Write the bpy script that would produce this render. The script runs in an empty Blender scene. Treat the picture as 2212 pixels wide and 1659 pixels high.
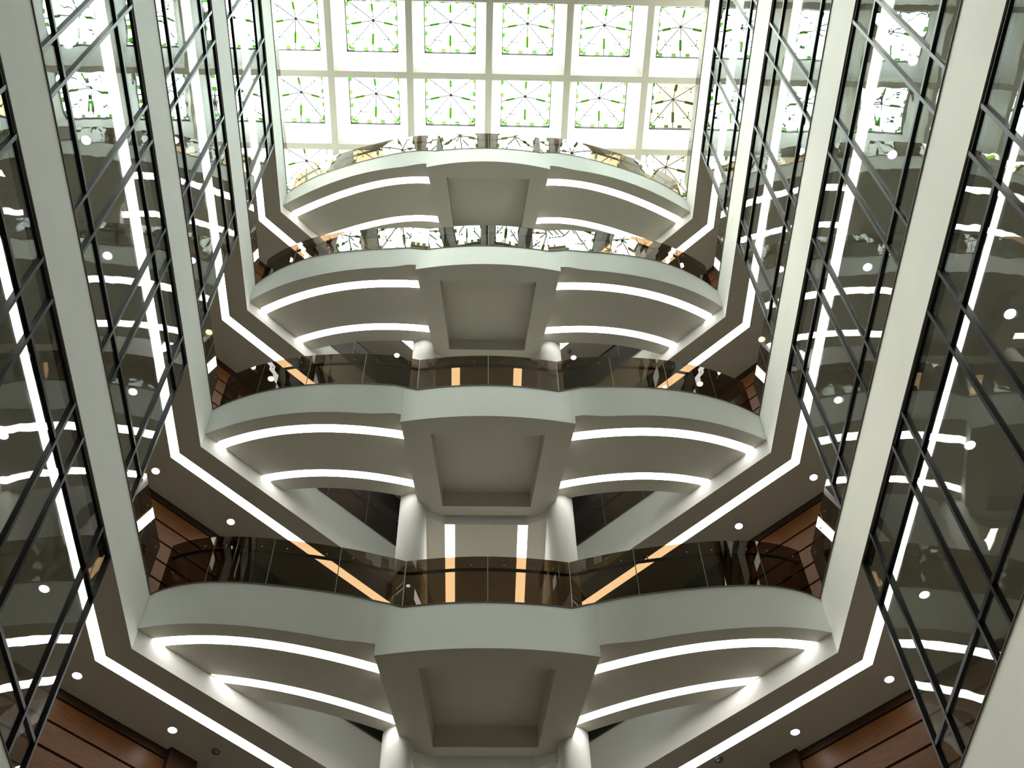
import bpy, math, random
from mathutils import Vector, Matrix

random.seed(7)
scn = bpy.context.scene
COL = scn.collection

# ------------------------------------------------------------------ camera
CAMZ = 1.6
PITCH, YAW, ROLL = 0.981450116, 0.0524726657, -0.0316703007
FPX = 2511.80892
cam_d = bpy.data.cameras.new('camera')
cam_d.sensor_fit = 'HORIZONTAL'
cam_d.sensor_width = 36.0
cam_d.lens = 36.0 * FPX / 2212.0
cam_d.clip_end = 500
cam = bpy.data.objects.new('camera', cam_d)
COL.objects.link(cam)
_F = Vector((math.sin(YAW)*math.cos(PITCH), math.cos(YAW)*math.cos(PITCH), math.sin(PITCH)))
_R = Vector((math.cos(YAW), -math.sin(YAW), 0))
_U = _R.cross(_F)
R2 = math.cos(ROLL)*_R + math.sin(ROLL)*_U
U2 = -math.sin(ROLL)*_R + math.cos(ROLL)*_U
M = Matrix((R2, U2, -_F)).transposed().to_4x4()
M.translation = Vector((-0.163353767, 0.0, CAMZ))
cam.matrix_world = M
scn.camera = cam

# ------------------------------------------------------------------ sky, exposure
SKY = 17.0
LED = 8.5
SPOT = 30.0
SUN = 17.0
world = bpy.data.worlds.new('sky')
scn.world = world
world.use_nodes = True
bg = world.node_tree.nodes['Background']
bg.inputs['Color'].default_value = (0.86, 0.97, 0.99, 1)
bg.inputs['Strength'].default_value = SKY
sun_d = bpy.data.lights.new('hazy_sun', 'SUN')          # sun behind thin cloud, high on the left
sun_d.energy = SUN; sun_d.angle = math.radians(28); sun_d.color = (1.0, 0.90, 0.78)
sun = bpy.data.objects.new('hazy_sun', sun_d); COL.objects.link(sun)
sun.location = (-14, 6, 45)
sun.rotation_euler = (math.radians(3), math.radians(-19), 0)
scn.view_settings.view_transform = 'Standard'
scn.view_settings.look = 'None'
scn.view_settings.exposure = 0.0
scn.view_settings.gamma = 1.0
scn.view_settings.use_curve_mapping = False
try:
    scn.cycles.transparent_max_bounces = 32
    scn.cycles.max_bounces = 10
    scn.cycles.diffuse_bounces = 6
    scn.cycles.glossy_bounces = 5
    scn.cycles.caustics_reflective = False
    scn.cycles.caustics_refractive = False
except Exception:
    pass

# ------------------------------------------------------------------ materials
def new_mat(name):
    m = bpy.data.materials.new(name); m.use_nodes = True
    nt = m.node_tree
    for n in list(nt.nodes): nt.nodes.remove(n)
    out = nt.nodes.new('ShaderNodeOutputMaterial')
    return m, nt, out

def paint(name, col, rough=0.55, var=0.04, scale=3.0, spec=0.3, metal=0.0, bump=0.0, bscale=60):
    m, nt, out = new_mat(name)
    b = nt.nodes.new('ShaderNodeBsdfPrincipled')
    tc = nt.nodes.new('ShaderNodeTexCoord')
    nz = nt.nodes.new('ShaderNodeTexNoise'); nz.inputs['Scale'].default_value = scale; nz.inputs['Detail'].default_value = 4
    nt.links.new(tc.outputs['Object'], nz.inputs['Vector'])
    r = nt.nodes.new('ShaderNodeValToRGB')
    r.color_ramp.elements[0].position = 0.3; r.color_ramp.elements[1].position = 0.7
    r.color_ramp.elements[0].color = (*[c*(1-var) for c in col], 1)
    r.color_ramp.elements[1].color = (*[min(1, c*(1+var)) for c in col], 1)
    nt.links.new(nz.outputs['Fac'], r.inputs['Fac'])
    nt.links.new(r.outputs['Color'], b.inputs['Base Color'])
    b.inputs['Roughness'].default_value = rough
    b.inputs['Metallic'].default_value = metal
    b.inputs['Specular IOR Level'].default_value = spec
    if bump:
        n2 = nt.nodes.new('ShaderNodeTexNoise'); n2.inputs['Scale'].default_value = bscale; n2.inputs['Detail'].default_value = 3
        nt.links.new(tc.outputs['Object'], n2.inputs['Vector'])
        bp = nt.nodes.new('ShaderNodeBump'); bp.inputs['Strength'].default_value = bump; bp.inputs['Distance'].default_value = 0.01
        nt.links.new(n2.outputs['Fac'], bp.inputs['Height'])
        nt.links.new(bp.outputs['Normal'], b.inputs['Normal'])
    nt.links.new(b.outputs[0], out.inputs['Surface'])
    return m

def emit(name, col, strength):
    m, nt, out = new_mat(name)
    e = nt.nodes.new('ShaderNodeEmission')
    e.inputs['Color'].default_value = (*col, 1); e.inputs['Strength'].default_value = strength
    nt.links.new(e.outputs[0], out.inputs['Surface'])
    return m

def glass(name, tint, r0=0.04, wave=0.0, wscale=1.2, gcol=(1, 1, 1)):
    """tinted sheet glass: Schlick mix of a clear passage and a mirror reflection, slightly wavy"""
    m, nt, out = new_mat(name)
    tr = nt.nodes.new('ShaderNodeBsdfTransparent'); tr.inputs['Color'].default_value = (*tint, 1)
    gl = nt.nodes.new('ShaderNodeBsdfGlossy'); gl.inputs['Roughness'].default_value = 0.0
    gl.inputs['Color'].default_value = (*gcol, 1)
    lw = nt.nodes.new('ShaderNodeLayerWeight'); lw.inputs['Blend'].default_value = 0.5
    pw = nt.nodes.new('ShaderNodeMath'); pw.operation = 'POWER'; pw.inputs[1].default_value = 5.0
    ma = nt.nodes.new('ShaderNodeMath'); ma.operation = 'MULTIPLY_ADD'
    ma.inputs[1].default_value = 1-r0; ma.inputs[2].default_value = r0
    mx = nt.nodes.new('ShaderNodeMixShader')
    nt.links.new(lw.outputs['Facing'], pw.inputs[0]); nt.links.new(pw.outputs[0], ma.inputs[0])
    nt.links.new(ma.outputs[0], mx.inputs[0])
    nt.links.new(tr.outputs[0], mx.inputs[1]); nt.links.new(gl.outputs[0], mx.inputs[2])
    if wave:
        tc = nt.nodes.new('ShaderNodeTexCoord')
        n2 = nt.nodes.new('ShaderNodeTexNoise'); n2.inputs['Scale'].default_value = wscale; n2.inputs['Detail'].default_value = 1.0
        nt.links.new(tc.outputs['Object'], n2.inputs['Vector'])
        bp = nt.nodes.new('ShaderNodeBump'); bp.inputs['Strength'].default_value = 1.0; bp.inputs['Distance'].default_value = wave
        nt.links.new(n2.outputs['Fac'], bp.inputs['Height'])
        nt.links.new(bp.outputs['Normal'], gl.inputs['Normal'])
    nt.links.new(mx.outputs[0], out.inputs['Surface'])
    return m

def wood(name, c1, c2):
    m, nt, out = new_mat(name)
    b = nt.nodes.new('ShaderNodeBsdfPrincipled')
    tc = nt.nodes.new('ShaderNodeTexCoord')
    mp = nt.nodes.new('ShaderNodeMapping'); mp.inputs['Scale'].default_value = (1.5, 1.5, 14)
    nz = nt.nodes.new('ShaderNodeTexNoise'); nz.inputs['Scale'].default_value = 3.0; nz.inputs['Detail'].default_value = 6
    nt.links.new(tc.outputs['Object'], mp.inputs['Vector']); nt.links.new(mp.outputs[0], nz.inputs['Vector'])
    r = nt.nodes.new('ShaderNodeValToRGB')
    r.color_ramp.elements[0].position = 0.35; r.color_ramp.elements[1].position = 0.65
    r.color_ramp.elements[0].color = (*c1, 1); r.color_ramp.elements[1].color = (*c2, 1)
    nt.links.new(nz.outputs['Fac'], r.inputs['Fac']); nt.links.new(r.outputs[0], b.inputs['Base Color'])
    b.inputs['Roughness'].default_value = 0.42; b.inputs['Specular IOR Level'].default_value = 0.25
    nt.links.new(b.outputs[0], out.inputs['Surface'])
    return m

MT = {}
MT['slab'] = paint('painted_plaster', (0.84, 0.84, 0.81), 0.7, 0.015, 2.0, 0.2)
MT['taupe'] = paint('shaded_soffit_taupe', (0.40, 0.355, 0.29), 0.7, 0.015, 2.0, 0.2)  # brownish soffit colour, darkened with the shade under the ring slabs
MT['wingshade'] = paint('shaded_wing_taupe', (0.52, 0.49, 0.42), 0.7, 0.015, 2.0, 0.2)  # lighter step, shade of wing, centre and passage undersides in the colour
MT['wall'] = paint('grey_plaster', (0.36, 0.35, 0.33), 0.7, 0.03)
MT['white'] = paint('white_plaster', (0.82, 0.82, 0.80), 0.7, 0.01)
MT['beam'] = paint('beam_plaster', (0.56, 0.52, 0.46), 0.7, 0.015)
MT['floor'] = paint('stone_floor', (0.34, 0.30, 0.25), 0.25, 0.1, 1.2, 0.5)
MT['dark'] = paint('black_metal', (0.006, 0.007, 0.007), 0.36, 0.1, 8, 0.14)
MT['rail'] = paint('dark_handrail', (0.012, 0.010, 0.009), 0.3, 0.1, 8, 0.5)
MT['steel'] = paint('brushed_steel', (0.55, 0.54, 0.52), 0.3, 0.05, 20, 0.5, 1.0)
MT['darkwall'] = paint('dark_wall', (0.020, 0.016, 0.014), 0.35, 0.1, 4, 0.5)
MT['deck'] = paint('deck_floor', (0.40, 0.36, 0.31), 0.4, 0.08, 2)
MT['wood'] = wood('walnut_panel', (0.098, 0.034, 0.006), (0.145, 0.054, 0.010))
MT['wooddark'] = wood('dark_walnut', (0.026, 0.011, 0.005), (0.040, 0.017, 0.008))
MT['led'] = emit('led_white', (1.0, 0.965, 0.90), LED)
MT['spot'] = emit('downlight_white', (0.97, 0.98, 1.0), SPOT)
MT['chrome'] = paint('downlight_rim', (0.6, 0.6, 0.6), 0.3, 0.02, 10, 0.5, 0.6)
MT['clear'] = glass('clear_wall_glass', (0.78, 0.81, 0.79), 0.045, 0.0014, 2.2)
MT['bronze'] = glass('bronze_glass', (0.345, 0.275, 0.195), 0.028, 0.0006, 0.9)
MT['joint'] = paint('glass_edge', (0.30, 0.29, 0.25), 0.4, 0.05, 10)
MT['sgclear'] = glass('skylight_clear_pane', (0.90, 0.96, 0.89), 0.03)
MT['sggreen'] = glass('skylight_green_pane', (0.016, 0.085, 0.002), 0.03)
MT['sglime'] = glass('skylight_lime_pane', (0.045, 0.11, 0.005), 0.03)
MT['sgteal'] = glass('skylight_teal_pane', (0.004, 0.03, 0.012), 0.03)
MT['lead'] = paint('lead_came', (0.10, 0.085, 0.075), 0.6, 0.1, 10, 0.1)
MT['frame'] = paint('skylight_frame', (0.04, 0.03, 0.03), 0.6, 0.1, 10, 0.1)
MT['roof'] = paint('rooftop_render', (0.42, 0.36, 0.22), 0.8, 0.1, 1.0)
MT['sensor'] = paint('sensor_plastic', (0.10, 0.09, 0.085), 0.5, 0.05)

# ------------------------------------------------------------------ mesh helpers
class MB:
    def __init__(s): s.v = []; s.f = []
    def add(s, vs, fs):
        o = len(s.v); s.v += [tuple(q) for q in vs]; s.f += [tuple(i+o for i in f) for f in fs]; return s
    def box(s, x0, x1, y0, y1, z0, z1):
        return s.add([(x0,y0,z0),(x1,y0,z0),(x1,y1,z0),(x0,y1,z0),(x0,y0,z1),(x1,y0,z1),(x1,y1,z1),(x0,y1,z1)],
                     [(0,3,2,1),(4,5,6,7),(0,1,5,4),(1,2,6,5),(2,3,7,6),(3,0,4,7)])
    def prism(s, pts, z0, z1):
        n = len(pts)
        a = sum(pts[i][0]*pts[(i+1)%n][1]-pts[(i+1)%n][0]*pts[i][1] for i in range(n))
        if a < 0: pts = pts[::-1]
        return s.add([(x,y,z0) for x,y in pts]+[(x,y,z1) for x,y in pts],
                     [tuple(range(n-1,-1,-1)), tuple(range(n,2*n))]+[(i,(i+1)%n,n+(i+1)%n,n+i) for i in range(n)])
    def bar(s, a, b, w, h, up=(0,0,1)):
        a = Vector(a); b = Vector(b); d = (b-a).normalized(); up = Vector(up)
        r = d.cross(up)
        if r.length < 1e-4: r = d.cross(Vector((1,0,0)))
        r.normalize(); u = r.cross(d)
        vs = []
        for q in (a, b):
            for i, j in ((-1,-1),(1,-1),(1,1),(-1,1)):
                vs.append(q+r*(i*w/2)+u*(j*h/2))
        return s.add(vs, [(0,1,2,3),(7,6,5,4),(0,4,5,1),(1,5,6,2),(2,6,7,3),(3,7,4,0)])
    def tube(s, pts, r, n=8):
        pts = [Vector(q) for q in pts]; rings = []
        for i, q in enumerate(pts):
            d = (pts[min(i+1,len(pts)-1)]-pts[max(i-1,0)]).normalized()
            up = Vector((0,0,1)) if abs(d.z) < 0.9 else Vector((1,0,0))
            a = d.cross(up).normalized(); b = a.cross(d)
            rings.append([q+a*(r*math.cos(2*math.pi*k/n))+b*(r*math.sin(2*math.pi*k/n)) for k in range(n)])
        vs = [v for ring in rings for v in ring]; fs = []
        for i in range(len(rings)-1):
            for k in range(n):
                fs.append((i*n+k, i*n+(k+1)%n, (i+1)*n+(k+1)%n, (i+1)*n+k))
        fs.append(tuple(range(n-1,-1,-1))); fs.append(tuple(range((len(rings)-1)*n, len(rings)*n)))
        return s.add(vs, fs)
    def disc(s, cx, cy, z, r0, r1, z1, n=20):
        """short cylinder / ring wall between z (bottom) and z1"""
        vs = [(cx+r0*math.cos(2*math.pi*k/n), cy+r0*math.sin(2*math.pi*k/n), z) for k in range(n)]
        vs += [(cx+r1*math.cos(2*math.pi*k/n), cy+r1*math.sin(2*math.pi*k/n), z1) for k in range(n)]
        fs = [tuple(range(n-1,-1,-1)), tuple(range(n,2*n))]+[(k,(k+1)%n,n+(k+1)%n,n+k) for k in range(n)]
        return s.add(vs, fs)
    def ring(s, cx, cy, z0, z1, ri, ro, n=20):
        vs = []
        for z, r in ((z0,ri),(z0,ro),(z1,ro),(z1,ri)):
            vs += [(cx+r*math.cos(2*math.pi*k/n), cy+r*math.sin(2*math.pi*k/n), z) for k in range(n)]
        fs = []
        for a in range(4):
            b = (a+1) % 4
            for k in range(n):
                fs.append((a*n+k, b*n+k, b*n+(k+1)%n, a*n+(k+1)%n))
        return s.add(vs, fs)
    def strip(s, inner, outer, z0, z1):
        """closed band between two plan polylines"""
        n = len(inner)
        vs = [(x,y,z0) for x,y in inner]+[(x,y,z0) for x,y in outer]+[(x,y,z1) for x,y in inner]+[(x,y,z1) for x,y in outer]
        fs = []
        for i in range(n-1):
            fs += [(i,i+1,n+i+1,n+i), (2*n+i,3*n+i,3*n+i+1,2*n+i+1), (i,2*n+i,2*n+i+1,i+1), (n+i,n+i+1,3*n+i+1,3*n+i)]
        fs += [(0,n,3*n,2*n), (n-1,3*n-1,4*n-1,2*n-1)]
        return s.add(vs, fs)
    def mesh(s, name, mat):
        me = bpy.data.meshes.new(name); me.from_pydata(s.v, [], s.f); me.update()
        import bmesh
        bm = bmesh.new(); bm.from_mesh(me); bmesh.ops.recalc_face_normals(bm, faces=bm.faces); bm.to_mesh(me); bm.free()
        me.materials.append(mat); return me
    def obj(s, name, mat, parent=None, smooth=False):
        return mobj(name, s.mesh(name, mat), parent, smooth)

def mobj(name, me, parent=None, smooth=False):
    o = bpy.data.objects.new(name, me); COL.objects.link(o)
    if parent is not None: o.parent = parent
    if smooth:
        for p in me.polygons: p.use_smooth = True
        if smooth == 'auto': me.set_sharp_from_angle(angle=math.radians(28))
    return o

def tag(o, label=None, cat=None, group=None, kind=None):
    if label: o['label'] = label
    if cat: o['category'] = cat
    if group: o['group'] = group
    if kind: o['kind'] = kind
    return o

def empty(name, loc=(0,0,0)):
    o = bpy.data.objects.new(name, None); COL.objects.link(o); o.location = loc; o.empty_display_size = 0.2
    return o

def copy_tree(o, parent=None):
    c = o.copy(); COL.objects.link(c); c.parent = parent
    for ch in list(o.children): copy_tree(ch, c)
    return c

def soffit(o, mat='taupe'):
    # undersides get a darker, browner tone, mostly their shade put into the colour
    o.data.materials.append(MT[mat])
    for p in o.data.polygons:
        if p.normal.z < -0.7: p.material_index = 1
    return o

def pv(c, x):
    r = 0.0
    for a in c: r = r*x + a
    return r

# ------------------------------------------------------------------ dimensions (metres)
H = 4.2
W = 4.4425            # half width of the well at the slab edges
YC = 10.918           # where the straight edges turn into the 45 degree ends
TF = 0.949            # depth of the slab fascia
CH = YC + W           # |x| + y on the chamfered edge
XO = 8.6              # outer side walls
YB, YF = -7.0, 17.5   # back and far walls
YN = {0: -2.0, 1: -2.0, 2: -2.0, 3: -2.0, 4: -2.0}   # near end of the well, over the camera
def Z(k): return 10.3039 + CAMZ + H*(k-1)
ZS = Z(5)             # underside of the skylight beams
LV = {0: 'floor below the balconies', 1: 'lowest balcony floor', 2: 'second balcony floor', 3: 'third balcony floor', 4: 'top balcony floor'}
BAL = {1: 'lowest balcony', 2: 'second lowest balcony', 3: 'second highest balcony', 4: 'topmost balcony'}
SD = {-1: 'left', 1: 'right'}
ORD = ['first', 'second', 'third', 'fourth', 'fifth', 'sixth', 'seventh', 'eighth', 'ninth', 'tenth']

FT = {1: (0.01996,-0.2007,0.80069,-1.64795,12.25611), 2: (0.00287,-0.01454,0.07672,-0.24007,10.59687),
      3: (-0.0008,0.0468,-0.25258,0.54182,9.67548), 4: (0.01644,-0.17667,0.75445,-1.21099,10.498)}
BW = {1: (0.00655,-0.06053,0.27144,-0.84194,12.03343), 2: (-0.00334,0.05199,-0.17395,0.11501,10.57629),
      3: (0.00782,-0.07528,0.3449,-0.65899,10.57417), 4: (-0.00418,0.05084,-0.13043,0.19518,9.78754)}
LF = {1: (0.01248,0.00017,-0.49273,12.27183), 2: (0.01287,0.00134,-0.24923,11.18663),
      3: (0.0098,0.02317,-0.15916,10.64314), 4: (-0.01263,0.19946,-0.49317,10.60047)}
LR = {1: (0.00034,0.0877,-0.7786,13.44239), 2: (0.00943,0.04398,-0.41923,12.28798),
      3: (0.01131,0.02627,-0.21328,11.65444), 4: (-0.02627,0.28371,-0.65558,11.60086)}
FTC = {1: (0.0775,11.0193), 2: (0.0788,10.3566), 3: (0.0731,10.008), 4: (0.0633,9.786)}
BC = {1: (0.0704,11.0311), 2: (0.0707,10.3818), 3: (0.0741,9.9638), 4: (0.0895,9.7424)}
HW0 = {1: 1.45, 2: 1.36, 3: 1.33, 4: 1.315}     # half width of the dropped centre at its front
TAP = {1: 0.175, 2: 0.15, 3: 0.18, 4: 0.20}
Y1 = {0: 13.7, 1: 13.04, 2: 12.28, 3: 11.90, 4: 11.60}   # mouth of the passage behind each balcony
AW, BZ = 0.32, 0.15                              # soffit heights of wing and centre above the ring soffit
XN = 1.14                                        # notch in the balcony front

def front_top(k, x):
    ax = abs(x)
    if ax <= XN: return FTC[k][0]*ax*ax + FTC[k][1]
    y = pv(FT[k], ax)
    t = min(1.0, (ax-XN)/0.35)                   # blend so that the two arcs meet at the notch
    y0 = FTC[k][0]*XN*XN + FTC[k][1]
    e0 = pv(FT[k], XN)
    return min(y + (y0-e0)*(1-t), CH-ax)

# ------------------------------------------------------------------ shell of the building
fl = MB().box(-XO, XO, YB, YF, -0.2, 0.0).obj('floor', MT['floor']); tag(fl, kind='structure')
def wall(name, bx, mat='wall'):
    return tag(MB().box(*bx).obj(name, MT[mat]), kind='structure')
ZR = ZS + 1.3
wall('wall_left', (-XO-0.2, -XO, YB, YF, 0, ZR))
wall('wall_right', (XO, XO+0.2, YB, YF, 0, ZR))
wall('wall_back', (-XO, XO, YB-0.2, YB, 0, ZR), 'white')
wall('wall_front', (-XO, XO, YF, YF+0.2, 0, ZR), 'darkwall')

for k in range(0, 5):
    z = Z(k)
    for s in (-1, 1):
        pts = [(s*W, YB), (s*W, YC), (s*1.42, CH-1.42), (s*1.42, YF), (s*XO, YF), (s*XO, YB)]
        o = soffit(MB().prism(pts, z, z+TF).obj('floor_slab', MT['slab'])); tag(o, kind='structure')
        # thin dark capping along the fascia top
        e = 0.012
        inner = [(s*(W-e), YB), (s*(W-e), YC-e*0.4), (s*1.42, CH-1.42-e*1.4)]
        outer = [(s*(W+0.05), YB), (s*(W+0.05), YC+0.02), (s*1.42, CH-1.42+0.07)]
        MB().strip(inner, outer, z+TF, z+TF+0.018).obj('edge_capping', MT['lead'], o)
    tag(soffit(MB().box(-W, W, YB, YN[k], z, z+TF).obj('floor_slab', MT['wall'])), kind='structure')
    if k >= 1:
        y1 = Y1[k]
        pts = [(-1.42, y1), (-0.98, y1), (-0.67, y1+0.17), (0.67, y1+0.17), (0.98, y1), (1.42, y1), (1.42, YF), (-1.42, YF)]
        tag(soffit(MB().prism(pts, z, z+TF).obj('passage_slab', MT['slab']), 'wingshade'), kind='structure')
        for s in (-1, 1):
            zb = Z(k-1)+TF
            a, b = sorted((s*0.98, s*1.42))
            tag(MB().box(a, b, y1+0.02, YF, zb, z).obj('passage_wall_'+SD[s], MT['slab']), kind='structure')

# ------------------------------------------------------------------ balconies
def samples(a, b, n): return [a+(b-a)*i/(n-1) for i in range(n)]

def balcony(k):
    z = Z(k)
    root = empty('balcony', (0, FTC[k][1], z))
    tag(root, 'pale curved balcony with dropped centre, the '+BAL[k], 'balcony', 'curved balconies across the end of the well')
    off = Vector(root.location)
    def put(mb, name, mat, smooth=False, parent=root):
        mb.v = [tuple(Vector(q)-off) for q in mb.v]
        return mb.obj(name, MT[mat], parent, smooth)
    for s in (-1, 1):
        yf_ = BC[k][0]*HW0[k]**2+BC[k][1]
        xi = HW0[k]-TAP[k]*(Y1[k]-yf_)-0.02
        n = 46
        xf = samples(HW0[k]-0.004, W-0.001, n); xr = samples(xi, W-0.001, n)
        mb = MB(); vs = []
        for x, xq in zip(xf, xr):
            ft = front_top(k, x); fb = min(pv(BW[k], x), CH-x)
            bl = max(0.0, 1-(x-HW0[k])/0.6); bl = bl*bl*(3-2*bl)      # meets the face of the centre bay
            yb_ = ft+(BC[k][0]*HW0[k]**2+BC[k][1]-front_top(k, HW0[k]))*(TF-AW)/(TF-BZ)
            fb = fb*(1-bl)+yb_*bl
            re = min(pv(LR[k], xq)+0.31, CH-xq+0.006)
            re = max(re, max(ft, fb)+0.004)
            vs += [(s*x, ft, z+TF), (s*x, fb, z+AW), (s*xq, re, z+AW), (s*xq, re, z+TF)]
        fs = []
        for i in range(n-1):
            a, b = i*4, (i+1)*4
            fs += [(a,b,b+1,a+1), (a+1,b+1,b+2,a+2), (a+2,b+2,b+3,a+3), (a+3,b+3,b,a)]
        fs += [(0,1,2,3), ((n-1)*4+3,(n-1)*4+2,(n-1)*4+1,(n-1)*4)]
        mb.add(vs, fs)
        w_ = soffit(put(mb, 'wing', 'slab', 'auto'), 'wingshade')
        w_['label'] = SD[s]+' curved wing of the balcony with two light slots'
    # dropped centre with a coffer
    yr = Y1[k]+0.10
    hw0, tp = HW0[k], TAP[k]
    n = 61
    us = samples(-1, 1, n)
    outer_b, outer_t = [], []
    for u in us:
        x = hw0*u
        outer_b.append((x, BC[k][0]*x*x+BC[k][1])); outer_t.append((x, front_top(k, x)))
    yf = BC[k][0]*hw0*hw0+BC[k][1]
    hr = hw0-tp*(yr-yf)
    ci_f, ci_r = yf+0.23, yr-0.19
    hf, hrr = 0.89, 0.72
    inner = [(hf*u, ci_f) for u in us]
    vs = []
    vs += [(x,y,z+BZ) for x,y in outer_b]                    # 0..n-1
    vs += [(x,y,z+TF) for x,y in outer_t]                    # n..2n-1
    vs += [(x,y,z+BZ) for x,y in inner]                      # 2n..3n-1
    vs += [(x,y,z+BZ+0.37) for x,y in inner]                 # 3n..4n-1
    B = 4*n
    vs += [(-hr,yr,z+BZ),(hr,yr,z+BZ),(-hr,yr,z+TF),(hr,yr,z+TF),
           (-hrr,ci_r,z+BZ),(hrr,ci_r,z+BZ),(-hrr,ci_r,z+BZ+0.37),(hrr,ci_r,z+BZ+0.37)]
    fs = []
    for i in range(n-1):
        fs += [(i,i+1,n+i+1,n+i), (i,2*n+i,2*n+i+1,i+1), (2*n+i,3*n+i,3*n+i+1,2*n+i+1)]
    fs += [(0,n,B+2,B), (n-1,B+1,B+3,2*n-1), (B,B+2,B+3,B+1)]          # sides, rear
    fs += [(0,B,B+4,2*n), (n-1,3*n-1,B+5,B+1), (B,B+1,B+5,B+4)]        # soffit round the coffer
    fs += [(2*n,B+4,B+6,3*n), (3*n-1,4*n-1,B+7,B+5), (B+4,B+5,B+7,B+6)]
    fs += [tuple(range(3*n,4*n))+(B+7,B+6)]
    fs += [tuple(range(2*n-1,n-1,-1))+(B+2,B+3)]
    mb = MB().add(vs, fs)
    c_ = soffit(put(mb, 'centre_bay', 'slab', 'auto'), 'wingshade')
    for p in c_.data.polygons:                                         # inside of the coffer, in the same shade-darkened tone
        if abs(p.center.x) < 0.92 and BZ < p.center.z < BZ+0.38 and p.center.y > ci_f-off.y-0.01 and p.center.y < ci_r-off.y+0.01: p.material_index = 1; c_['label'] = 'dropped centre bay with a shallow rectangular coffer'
    # dark shoe that holds the balustrade glass
    xs = samples(-W+0.02, W-0.02, 90)
    inn = [(x, front_top(k, x)-0.008) for x in xs]; out = [(x, front_top(k, x)+0.05) for x in xs]
    put(MB().strip(inn, out, z+TF, z+TF+0.02), 'glazing_shoe', 'lead')
    return root

for k in (1, 2, 3, 4): balcony(k)

# ------------------------------------------------------------------ LED strips
def led_thing(name, mb, label, group):
    o = mb.obj(name, MT['led'])
    return tag(o, label, 'light strip', group)

WLI, YLI, WLO, YLO = 4.787, 11.050, 4.927, 11.131
for k in range(0, 5):
    z = Z(k)
    for s in (-1, 1):
        ci, co = WLI+YLI, WLO+YLO
        xe = 1.43
        inner = [(s*WLI, YB+0.3), (s*WLI, YLI), (s*xe, ci-xe)]
        outer = [(s*WLO, YB+0.3), (s*WLO, YLO), (s*xe, co-xe)]
        led_thing('light_strip', MB().strip(inner, outer, z-0.0015, z+0.02),
                  'white light strip turning the corner in the %s soffit of the %s' % (SD[s], LV[k]), 'soffit light strips')
for k in (1, 2, 3, 4):
    z = Z(k)+AW
    for s in (-1, 1):
        for nm, cc, w in (('front', LF[k], 0.148), ('rear', LR[k], 0.136)):
            # runs from the dropped centre out to the chamfered edge
            yf = BC[k][0]*HW0[k]**2+BC[k][1]
            x0 = HW0[k]
            for _ in range(6): x0 = HW0[k]-TAP[k]*(pv(cc, x0)-yf)
            x1 = 4.2
            for _ in range(30): x1 = x1 + 0.5*(CH-pv(cc, x1)-x1)
            xs = samples(x0-0.02, x1+0.06, 40); inner, outer = [], []
            for x in xs:
                d = (pv(cc, x+0.01)-pv(cc, x-0.01))/0.02; nl = math.hypot(d, 1)
                y = pv(cc, x)
                inner.append((s*(x+d/nl*w/2), y-w/2/nl)); outer.append((s*(x-d/nl*w/2), y+w/2/nl))
            # clip against the chamfered fascia
            cl = lambda P: [(p if abs(p[0])+p[1] <= CH-0.004 else (p[0]-(1 if p[0] > 0 else -1)*(abs(p[0])+p[1]-CH+0.004)*0.98, p[1]-(abs(p[0])+p[1]-CH+0.004)*0.02)) for p in P]
            led_thing('light_strip', MB().strip(cl(inner), cl(outer), z-0.0015, z+0.02),
                      'curved white light strip, %s one under the %s wing of the %s' % (nm, SD[s], BAL[k]), 'curved balcony light strips')
    for s in (-1, 1):
        a, b = sorted((s*0.675, s*0.515))
        led_thing('light_strip', MB().box(a, b, Y1[k]+0.174, YF-0.4, Z(k)-0.0015, Z(k)+0.02),
                  'straight white light strip, %s one in the passage behind the %s' % (SD[s], BAL[k]), 'passage light strips')

# ------------------------------------------------------------------ columns
COLY = {1: 12.95, 2: 12.29, 3: 11.92, 4: 11.62}
for k in (1, 2, 3, 4):
    for s in (-1, 1):
        zb = Z(k-1)+TF; zt = Z(k)+AW
        o = empty('column', (s*1.2, COLY[k], zb))
        MB().disc(0, 0, 0.12, 0.22, 0.22, zt-zb, 40).obj('shaft', MT['slab'], o, True)
        MB().disc(0, 0, 0, 0.25, 0.25, 0.12, 40).obj('base_ring', MT['steel'], o)
        for p in o.children[0].data.polygons: p.use_smooth = abs(p.normal.z) < 0.5
        tag(o, 'round white %s column holding up the %s' % (SD[s], BAL[k]), 'column', 'columns behind the balconies')

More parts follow.
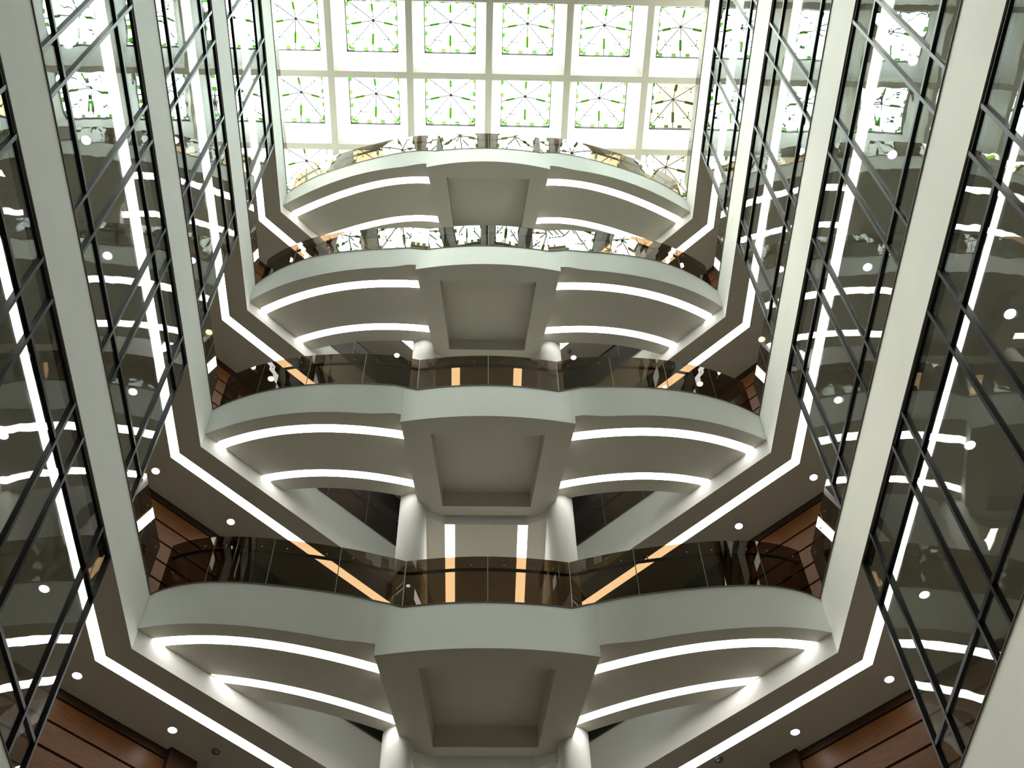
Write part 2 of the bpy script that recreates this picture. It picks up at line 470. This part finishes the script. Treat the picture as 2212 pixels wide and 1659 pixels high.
# ------------------------------------------------------------------ glazed side walls
GR = 0.012                                       # the glass stands just behind the slab edge
MUL = []
for i in range(5):
    MUL += [9.38-1.735*i, 8.912-1.735*i]
MUL = sorted(MUL)
YE = 9.38
def glass_wall(k, s):
    zb, zt = Z(k)+TF, Z(k+1)
    hgt = zt-zb
    root = empty('glass_wall', (s*W, YE, zb))
    tag(root, 'black framed glass wall, %s side, standing on the %s' % (SD[s], LV[k]), 'glass wall', 'black framed glass walls')
    def B(x0, x1, y0, y1, z0, z1):
        a, b = sorted((s*x0, s*x1))
        return MB().box(a, b, y0-YE, y1-YE, z0, z1)
    yb = MUL[0]
    for y in MUL:
        B(GR-0.006, GR+0.056, y-0.022, y+0.022, 0.0, hgt-0.003).obj('mullion', MT['dark'], root)
    for z0, z1 in ((0.525, 0.575), (2.545, 2.595)):
        B(GR, GR+0.060, yb, YE+0.02, z0, z1).obj('transom', MT['dark'], root)
    B(GR+0.004, 0.118, yb, YE+0.022, hgt-0.045, hgt-0.002).obj('top_rail', MT['dark'], root)
    B(GR, GR+0.052, yb, YE+0.02, 0.0, 0.03).obj('bottom_rail', MT['dark'], root)
    for i in range(len(MUL)-1):
        ya, ybb = MUL[i]+0.02, MUL[i+1]-0.02
        for z0, z1 in ((0.03, 0.525), (0.575, 2.545), (2.595, hgt-0.045)):
            B(GR+0.024, GR+0.032, ya, ybb, z0, z1).obj('glass_pane', MT['clear'], root)
for k in (0, 1, 2, 3):
    for s in (-1, 1): glass_wall(k, s)

# ------------------------------------------------------------------ balustrades
def balu(root, path_fn, cuts, zb, hgt, mat, nsub, s_in, rail=True, rail_h=0.75):
    """path_fn(t)->(x,y) on the fascia top; panels between cuts; s_in(t) gives the inward plan normal"""
    off = Vector(root.location)
    for a, b in zip(cuts[:-1], cuts[1:]):
        ts = samples(a+0.004*(b-a), b-0.004*(b-a), nsub)
        inn, out = [], []
        for t in ts:
            x, y = path_fn(t); nx, ny = s_in(t)
            inn.append((x+nx*0.020-off.x, y+ny*0.020-off.y)); out.append((x+nx*0.032-off.x, y+ny*0.032-off.y))
        MB().strip(inn, out, zb+0.01-off.z, zb+hgt-off.z).obj('glass_panel', MT[mat], root)
        xa, ya = path_fn(b); nx, ny = s_in(b)
        if b < cuts[-1]:
            MB().bar((xa+nx*0.026-off.x, ya+ny*0.026-off.y, zb+0.01-off.z), (xa+nx*0.026-off.x, ya+ny*0.026-off.y, zb+hgt-off.z), 0.005, 0.013).obj('glass_joint', MT['joint'], root)
    if rail:
        ts = samples(cuts[0], cuts[-1], 80)
        pts = []
        for t in ts:
            x, y = path_fn(t); nx, ny = s_in(t)
            pts.append((x+nx*0.10-off.x, y+ny*0.10-off.y, zb+rail_h-off.z))
        hr_ = MB().tube(pts, 0.024, 8).obj('handrail', MT['rail'], root, True)
        for a, b in zip(cuts[:-1], cuts[1:]):
            for f in (0.2, 0.8):
                t = a+(b-a)*f; x, y = path_fn(t); nx, ny = s_in(t)
                MB().bar((x+nx*0.012-off.x, y+ny*0.012-off.y, zb+rail_h-off.z), (x+nx*0.10-off.x, y+ny*0.10-off.y, zb+rail_h-off.z), 0.014, 0.014).obj('bracket', MT['joint'], hr_)

for k in (1, 2, 3, 4):
    zb = Z(k)+TF
    mat = 'bronze'
    root = empty('balustrade', (0, FTC[k][1], zb))
    tag(root, 'bronze glass balustrade on the curved front of the %s' % BAL[k], 'balustrade', 'balcony balustrades')
    def pf(x, k=k): return (x, front_top(k, x))
    def ni(x, k=k):
        d = (front_top(k, x+0.01)-front_top(k, x-0.01))/0.02; n = math.hypot(d, 1); return (-d/n, 1/n)
    cuts = [-4.36, -3.72, -2.92, -2.02, -XN, 0.0, XN, 2.02, 2.92, 3.72, 4.36]
    balu(root, pf, cuts, zb, 0.93, mat, 9, ni)
    for s in (-1, 1):
        # along the straight edge between the glass wall and the balcony, and along the chamfer behind it
        r2 = empty('balustrade', (s*W, YE, zb))
        tag(r2, 'bronze glass balustrade on the straight %s edge beside the %s' % (SD[s], BAL[k]), 'balustrade', 'side balustrades')
        y0 = -5.0 if k == 4 else YE+0.05
        def p2(t, s=s, y0=y0): return (s*(W+0.06), y0+(10.90-y0)*t)
        nn = 13 if k == 4 else 3
        balu(r2, p2, [i/(nn-1) for i in range(nn)], zb, 0.93, mat, 2, lambda t, s=s: (s, 0), True)
        r3 = empty('balustrade', (s*1.5, CH-1.5, zb))
        tag(r3, 'bronze glass balustrade on the slanting %s edge behind the %s' % (SD[s], BAL[k]), 'balustrade', 'slanting balustrades')
        def p3(t, s=s): x = 3.35+(1.46-3.35)*t; return (s*x, CH+0.05-x)
        q = math.sqrt(0.5)
        balu(r3, p3, [0, 0.34, 0.67, 1.0], zb, 0.93, 'bronze', 2, lambda t, s=s: (s*q, q), True)

# ------------------------------------------------------------------ wood panelled walls round the slanting walkways
CW = 17.11
def wood_wall(k, s):
    zb, zt = Z(k)+TF, Z(k+1)
    q = math.sqrt(0.5)
    xa, xb = 6.9, 4.27
    ang = math.atan2(1, -s)      # direction of travel from outside towards the passage
    root = empty('wall_'+SD[s], (s*xa, CW-xa, zb)); tag(root, kind='structure')
    root.rotation_euler = (0, 0, math.atan2(1, -s))
    L = (xa-xb)*math.sqrt(2)
    sy = -1 if s < 0 else 1      # local +y / -y points away from the well
    # local x runs along the wall; in local space the well lies on the side -sgn
    sgn = 1 if s < 0 else -1
    def bx(x0, x1, d0, d1, z0, z1):
        a, b = sorted((sgn*d0, sgn*d1)); return MB().box(x0, x1, a, b, z0, z1)
    bx(0, L, 0.02, 0.12, 0, zt-zb).obj('wall_backing', MT['wooddark'], root)
    hh = zt-zb
    bx(0, L, -0.01, 0.02, hh-0.135, hh-0.001).obj('plank', MT['wooddark'], root)
    z1 = hh-0.16; j = 0
    while z1 > 0.05:
        z0 = max(0.0, z1-0.328)
        bx(0, L, -0.004, 0.02, z0, z1).obj('plank', MT['wood'], root)
        z1 = z0-0.042; j += 1
    # dark pilaster where the panelling stops, then a plain dark wall on to the passage
    p0 = L; p1 = L+0.44
    bx(p0, p1, -0.10, 0.12, 0, hh-0.001).obj('pilaster', MT['wooddark'], root)
    L2 = (xa-1.44)*math.sqrt(2)
    bx(p1, L2, 0.02, 0.12, 0, hh-0.001).obj('plain_wall', MT['darkwall'], root)
for k in (0, 1, 2, 3):
    for s in (-1, 1): wood_wall(k, s)

# ------------------------------------------------------------------ downlights and sensors
dl = empty('downlight', (0, 0, 0))
MB().ring(0, 0, -0.010, 0.01, 0.060, 0.074, 24).obj('rim', MT['chrome'], dl)
MB().disc(0, 0, -0.005, 0.060, 0.060, 0.006, 24).obj('lens', MT['spot'], dl)
first = True
DLY = [9.90, 7.62, 5.93, 4.66, 3.0, 1.3]
for k in (0, 1, 2, 3, 4):
    for s in (-1, 1):
        spots = [(5.2, 11.40, 'chamfered corner'), (4.14, 12.43, 'slanting walkway'), (2.06, 14.53, 'passage end')]
        for i, y in enumerate(DLY): spots.append((5.32, y, None))
        for x, y, w in spots:
            if k == 0 and y < 4: continue
            o = dl if first else copy_tree(dl)
            first = False
            o.location = (s*x, y, Z(k))
            if w: lab = 'round downlight by the %s, %s soffit of the %s' % (w, SD[s], LV[k])
            else: lab = 'round downlight, %s from the corner, %s soffit of the %s' % (ORD[DLY.index(y)], SD[s], LV[k])
            tag(o, lab, 'downlight', 'round recessed downlights')
for i, (x, y, k, lab) in enumerate([(-3.62, 12.86, 1, 'small dark smoke detector on the left soffit of the lowest balcony level'),
                     (3.18, 13.0, 1, 'small dark smoke detector on the right soffit of the lowest balcony level'),
                     (1.95, 14.35, 4, 'small dark smoke detector on the right soffit of the top balcony level')]):
    o = empty('smoke_detector', (x, y, Z(k)))
    MB().disc(0, 0, -0.02, 0.055, 0.06, 0.004, 18).obj('base_plate', MT['sensor'], o)
    MB().disc(0, 0, -0.045, 0.025, 0.04, -0.02, 18).obj('sensor_head', MT['sensor'], o)
    tag(o, lab, 'smoke detector', 'smoke detectors')

# ------------------------------------------------------------------ skylight ceiling
PX, PY, BWD, BH = 1.87, 1.83, 0.155, 0.30
SL = 0.46                                              # rise of the sloping well above the beams
XC = [PX*i for i in range(-4, 5)]
YR = [11.14+1.83*i for i in range(1, -8, -1)]          # beam rows, far to near
yfar, ynear = YR[0], YR[-1]
ceil = empty('ceiling', (0, 0, ZS)); tag(ceil, kind='structure')
def cpart(bx, name, mat): return MB().box(*bx).obj(name, MT[mat], ceil)
BAND = len(YR)-4                                       # solid band added out of view, keeps skylight panes out of balustrade reflections
for x in XC: cpart((x-BWD/2, x+BWD/2, ynear, yfar, 0, BH), 'beam', 'beam')
for y in YR:
    for a, b in zip(XC[:-1], XC[1:]):
        cpart((a+BWD/2, b-BWD/2, y-BWD/2, y+BWD/2, 0, BH), 'beam', 'beam')
cpart((-XO, XO, yfar+BWD/2, YF, 0, BH), 'solid_ceiling', 'slab')
cpart((-XO, XO, YB, ynear-BWD/2, 0, BH), 'solid_ceiling', 'slab')
cpart((-XO, XC[0]-BWD/2, ynear, yfar, 0, BH), 'solid_ceiling', 'slab')
cpart((XC[-1]+BWD/2, XO, ynear, yfar, 0, BH), 'solid_ceiling', 'slab')
G = 0.615                                              # half width of the glass
lant = empty('skylight', (0, 0, 0))
# ledge round the glass, frame, pyramid
hx, hy = PX/2-BWD/2+0.004, PY/2-BWD/2+0.004
lo = [(-hx,-hy),(hx,-hy),(hx,hy),(-hx,hy)]; hi = [(-G,-G),(G,-G),(G,G),(-G,G)]; t_ = 0.05
for i in range(4):
    j = (i+1) % 4
    MB().add([(*lo[i],0),(*lo[j],0),(*hi[j],SL),(*hi[i],SL),(*lo[i],t_),(*lo[j],t_),(*hi[j],SL+t_),(*hi[i],SL+t_)],
             [(0,1,2,3),(7,6,5,4),(0,4,5,1),(1,5,6,2),(2,6,7,3),(3,7,4,0)]).obj('well_side', MT['white'], lant)
fm = MB()
for x0, x1, y0, y1 in ((-G-.02,G+.02,-G-.02,-G+.015),(-G-.02,G+.02,G-.015,G+.02),(-G-.02,-G+.015,-G+.015,G-.015),(G-.015,G+.02,-G+.015,G-.015)): fm.box(x0,x1,y0,y1,SL+0.0,SL+0.10)
fm.obj('frame', MT['frame'], lant)
ZB, ZA = SL+0.10, SL+0.50
def roofz(x, y): return ZB+(ZA-ZB)*(1-max(abs(x), abs(y))/G)
rim = [(G,0),(G,G),(0,G),(-G,G),(-G,0),(-G,-G),(0,-G),(G,-G)]
for i in range(8):
    a, b = rim[i], rim[(i+1) % 8]
    tri = [(0,0), a, b]
    vs = [(x,y,roofz(x,y)) for x,y in tri]
    MB().add(vs, [(0,1,2)]).obj('glass_pane', MT['sgclear'], lant)
for x, y in rim:
    MB().bar((0,0,ZA), (x,y,ZB), 0.020, 0.020).obj('glazing_bar', MT['frame'], lant)
MB().disc(0, 0, ZA-0.02, 0.035, 0.035, ZA+0.01, 10).obj('boss', MT['lead'], lant)
def patch(x0, x1, y0, y1, mat):
    cx, cy = (x0+x1)/2, (y0+y1)/2
    vs = [(x,y,roofz(x,y)-0.006) for x,y in ((x0,y0),(x1,y0),(x1,y1),(x0,y1))]
    MB().add(vs, [(0,1,2,3)]).obj('coloured_pane', MT[mat], lant)
def rot(r, q):
    x0, x1, y0, y1 = r
    P = [(x0,y0),(x1,y1)]
    for _ in range(q): P = [(-y, x) for x, y in P]
    xs = sorted((P[0][0], P[1][0])); ys = sorted((P[0][1], P[1][1]))
    return xs[0], xs[1], ys[0], ys[1]
for q in range(4):
    patch(*rot((-0.036, -0.010, 0.27, 0.49), q), 'sggreen'); patch(*rot((0.010, 0.036, 0.27, 0.49), q), 'sglime')
    for a, m in ((-0.55, 'sggreen'), (-0.22, 'sglime'), (0.12, 'sggreen'), (0.45, 'sglime')):
        patch(*rot((a, a+0.11, 0.545, 0.60), q), m)
    for a in (-0.36, -0.28, 0.26, 0.34):
        patch(*rot((a, a+0.05, 0.375, 0.40), q), 'sgteal')
firsts = True
colw = ['far left', 'second from left', 'third from left', 'fourth from left', 'fifth from left', 'sixth from left', 'seventh from left', 'far right']
cpart((XC[0], XC[-1], YR[BAND+1]+BWD/2, YR[BAND]-BWD/2, -0.002, BH), 'solid_ceiling', 'slab')
for r in range(len(YR)-1):
    if r == BAND: continue
    yc = (YR[r]+YR[r+1])/2
    for c in range(8):
        xc = (XC[c]+XC[c+1])/2
        o = lant if firsts else copy_tree(lant)
        firsts = False
        o.location = (xc, yc, ZS+BH)
        o.rotation_euler = (0, 0, (c*3+r) % 4*math.pi/2) if abs(PX-PY) < 1e-6 else (0, 0, (c+r) % 2*math.pi)
        tag(o, 'stained glass pyramid skylight, %s in the %s row from the top balcony' % (colw[c], ORD[r if r < BAND else r-1]), 'skylight', 'stained glass skylights')

# ------------------------------------------------------------------ rooftop wall above the right hand skylights
rt = empty('rooftop_building', (6.9, 12.2, ZS+2.6))
MB().box(-2.2, 2.6, -2.2, 3.4, 0.0, 3.6).obj('wall', MT['roof'], rt)
for i in range(11):
    MB().box(-2.9, -2.2, -2.1+0.5*i, -1.85+0.5*i, 0.10, 0.35).obj('louvre', MT['roof'], rt)
for y in (-2.0, 0.6, 3.2):
    MB().box(1.72, 1.88, y-0.08, y+0.08, -1.3, 0.0).obj('post', MT['lead'], rt)
MB().box(-2.4, 2.8, -2.4, 3.6, 3.6, 3.8).obj('roof_edge', MT['white'], rt)
tag(rt, 'ochre rooftop building seen through the right hand stained glass skylights', 'building')
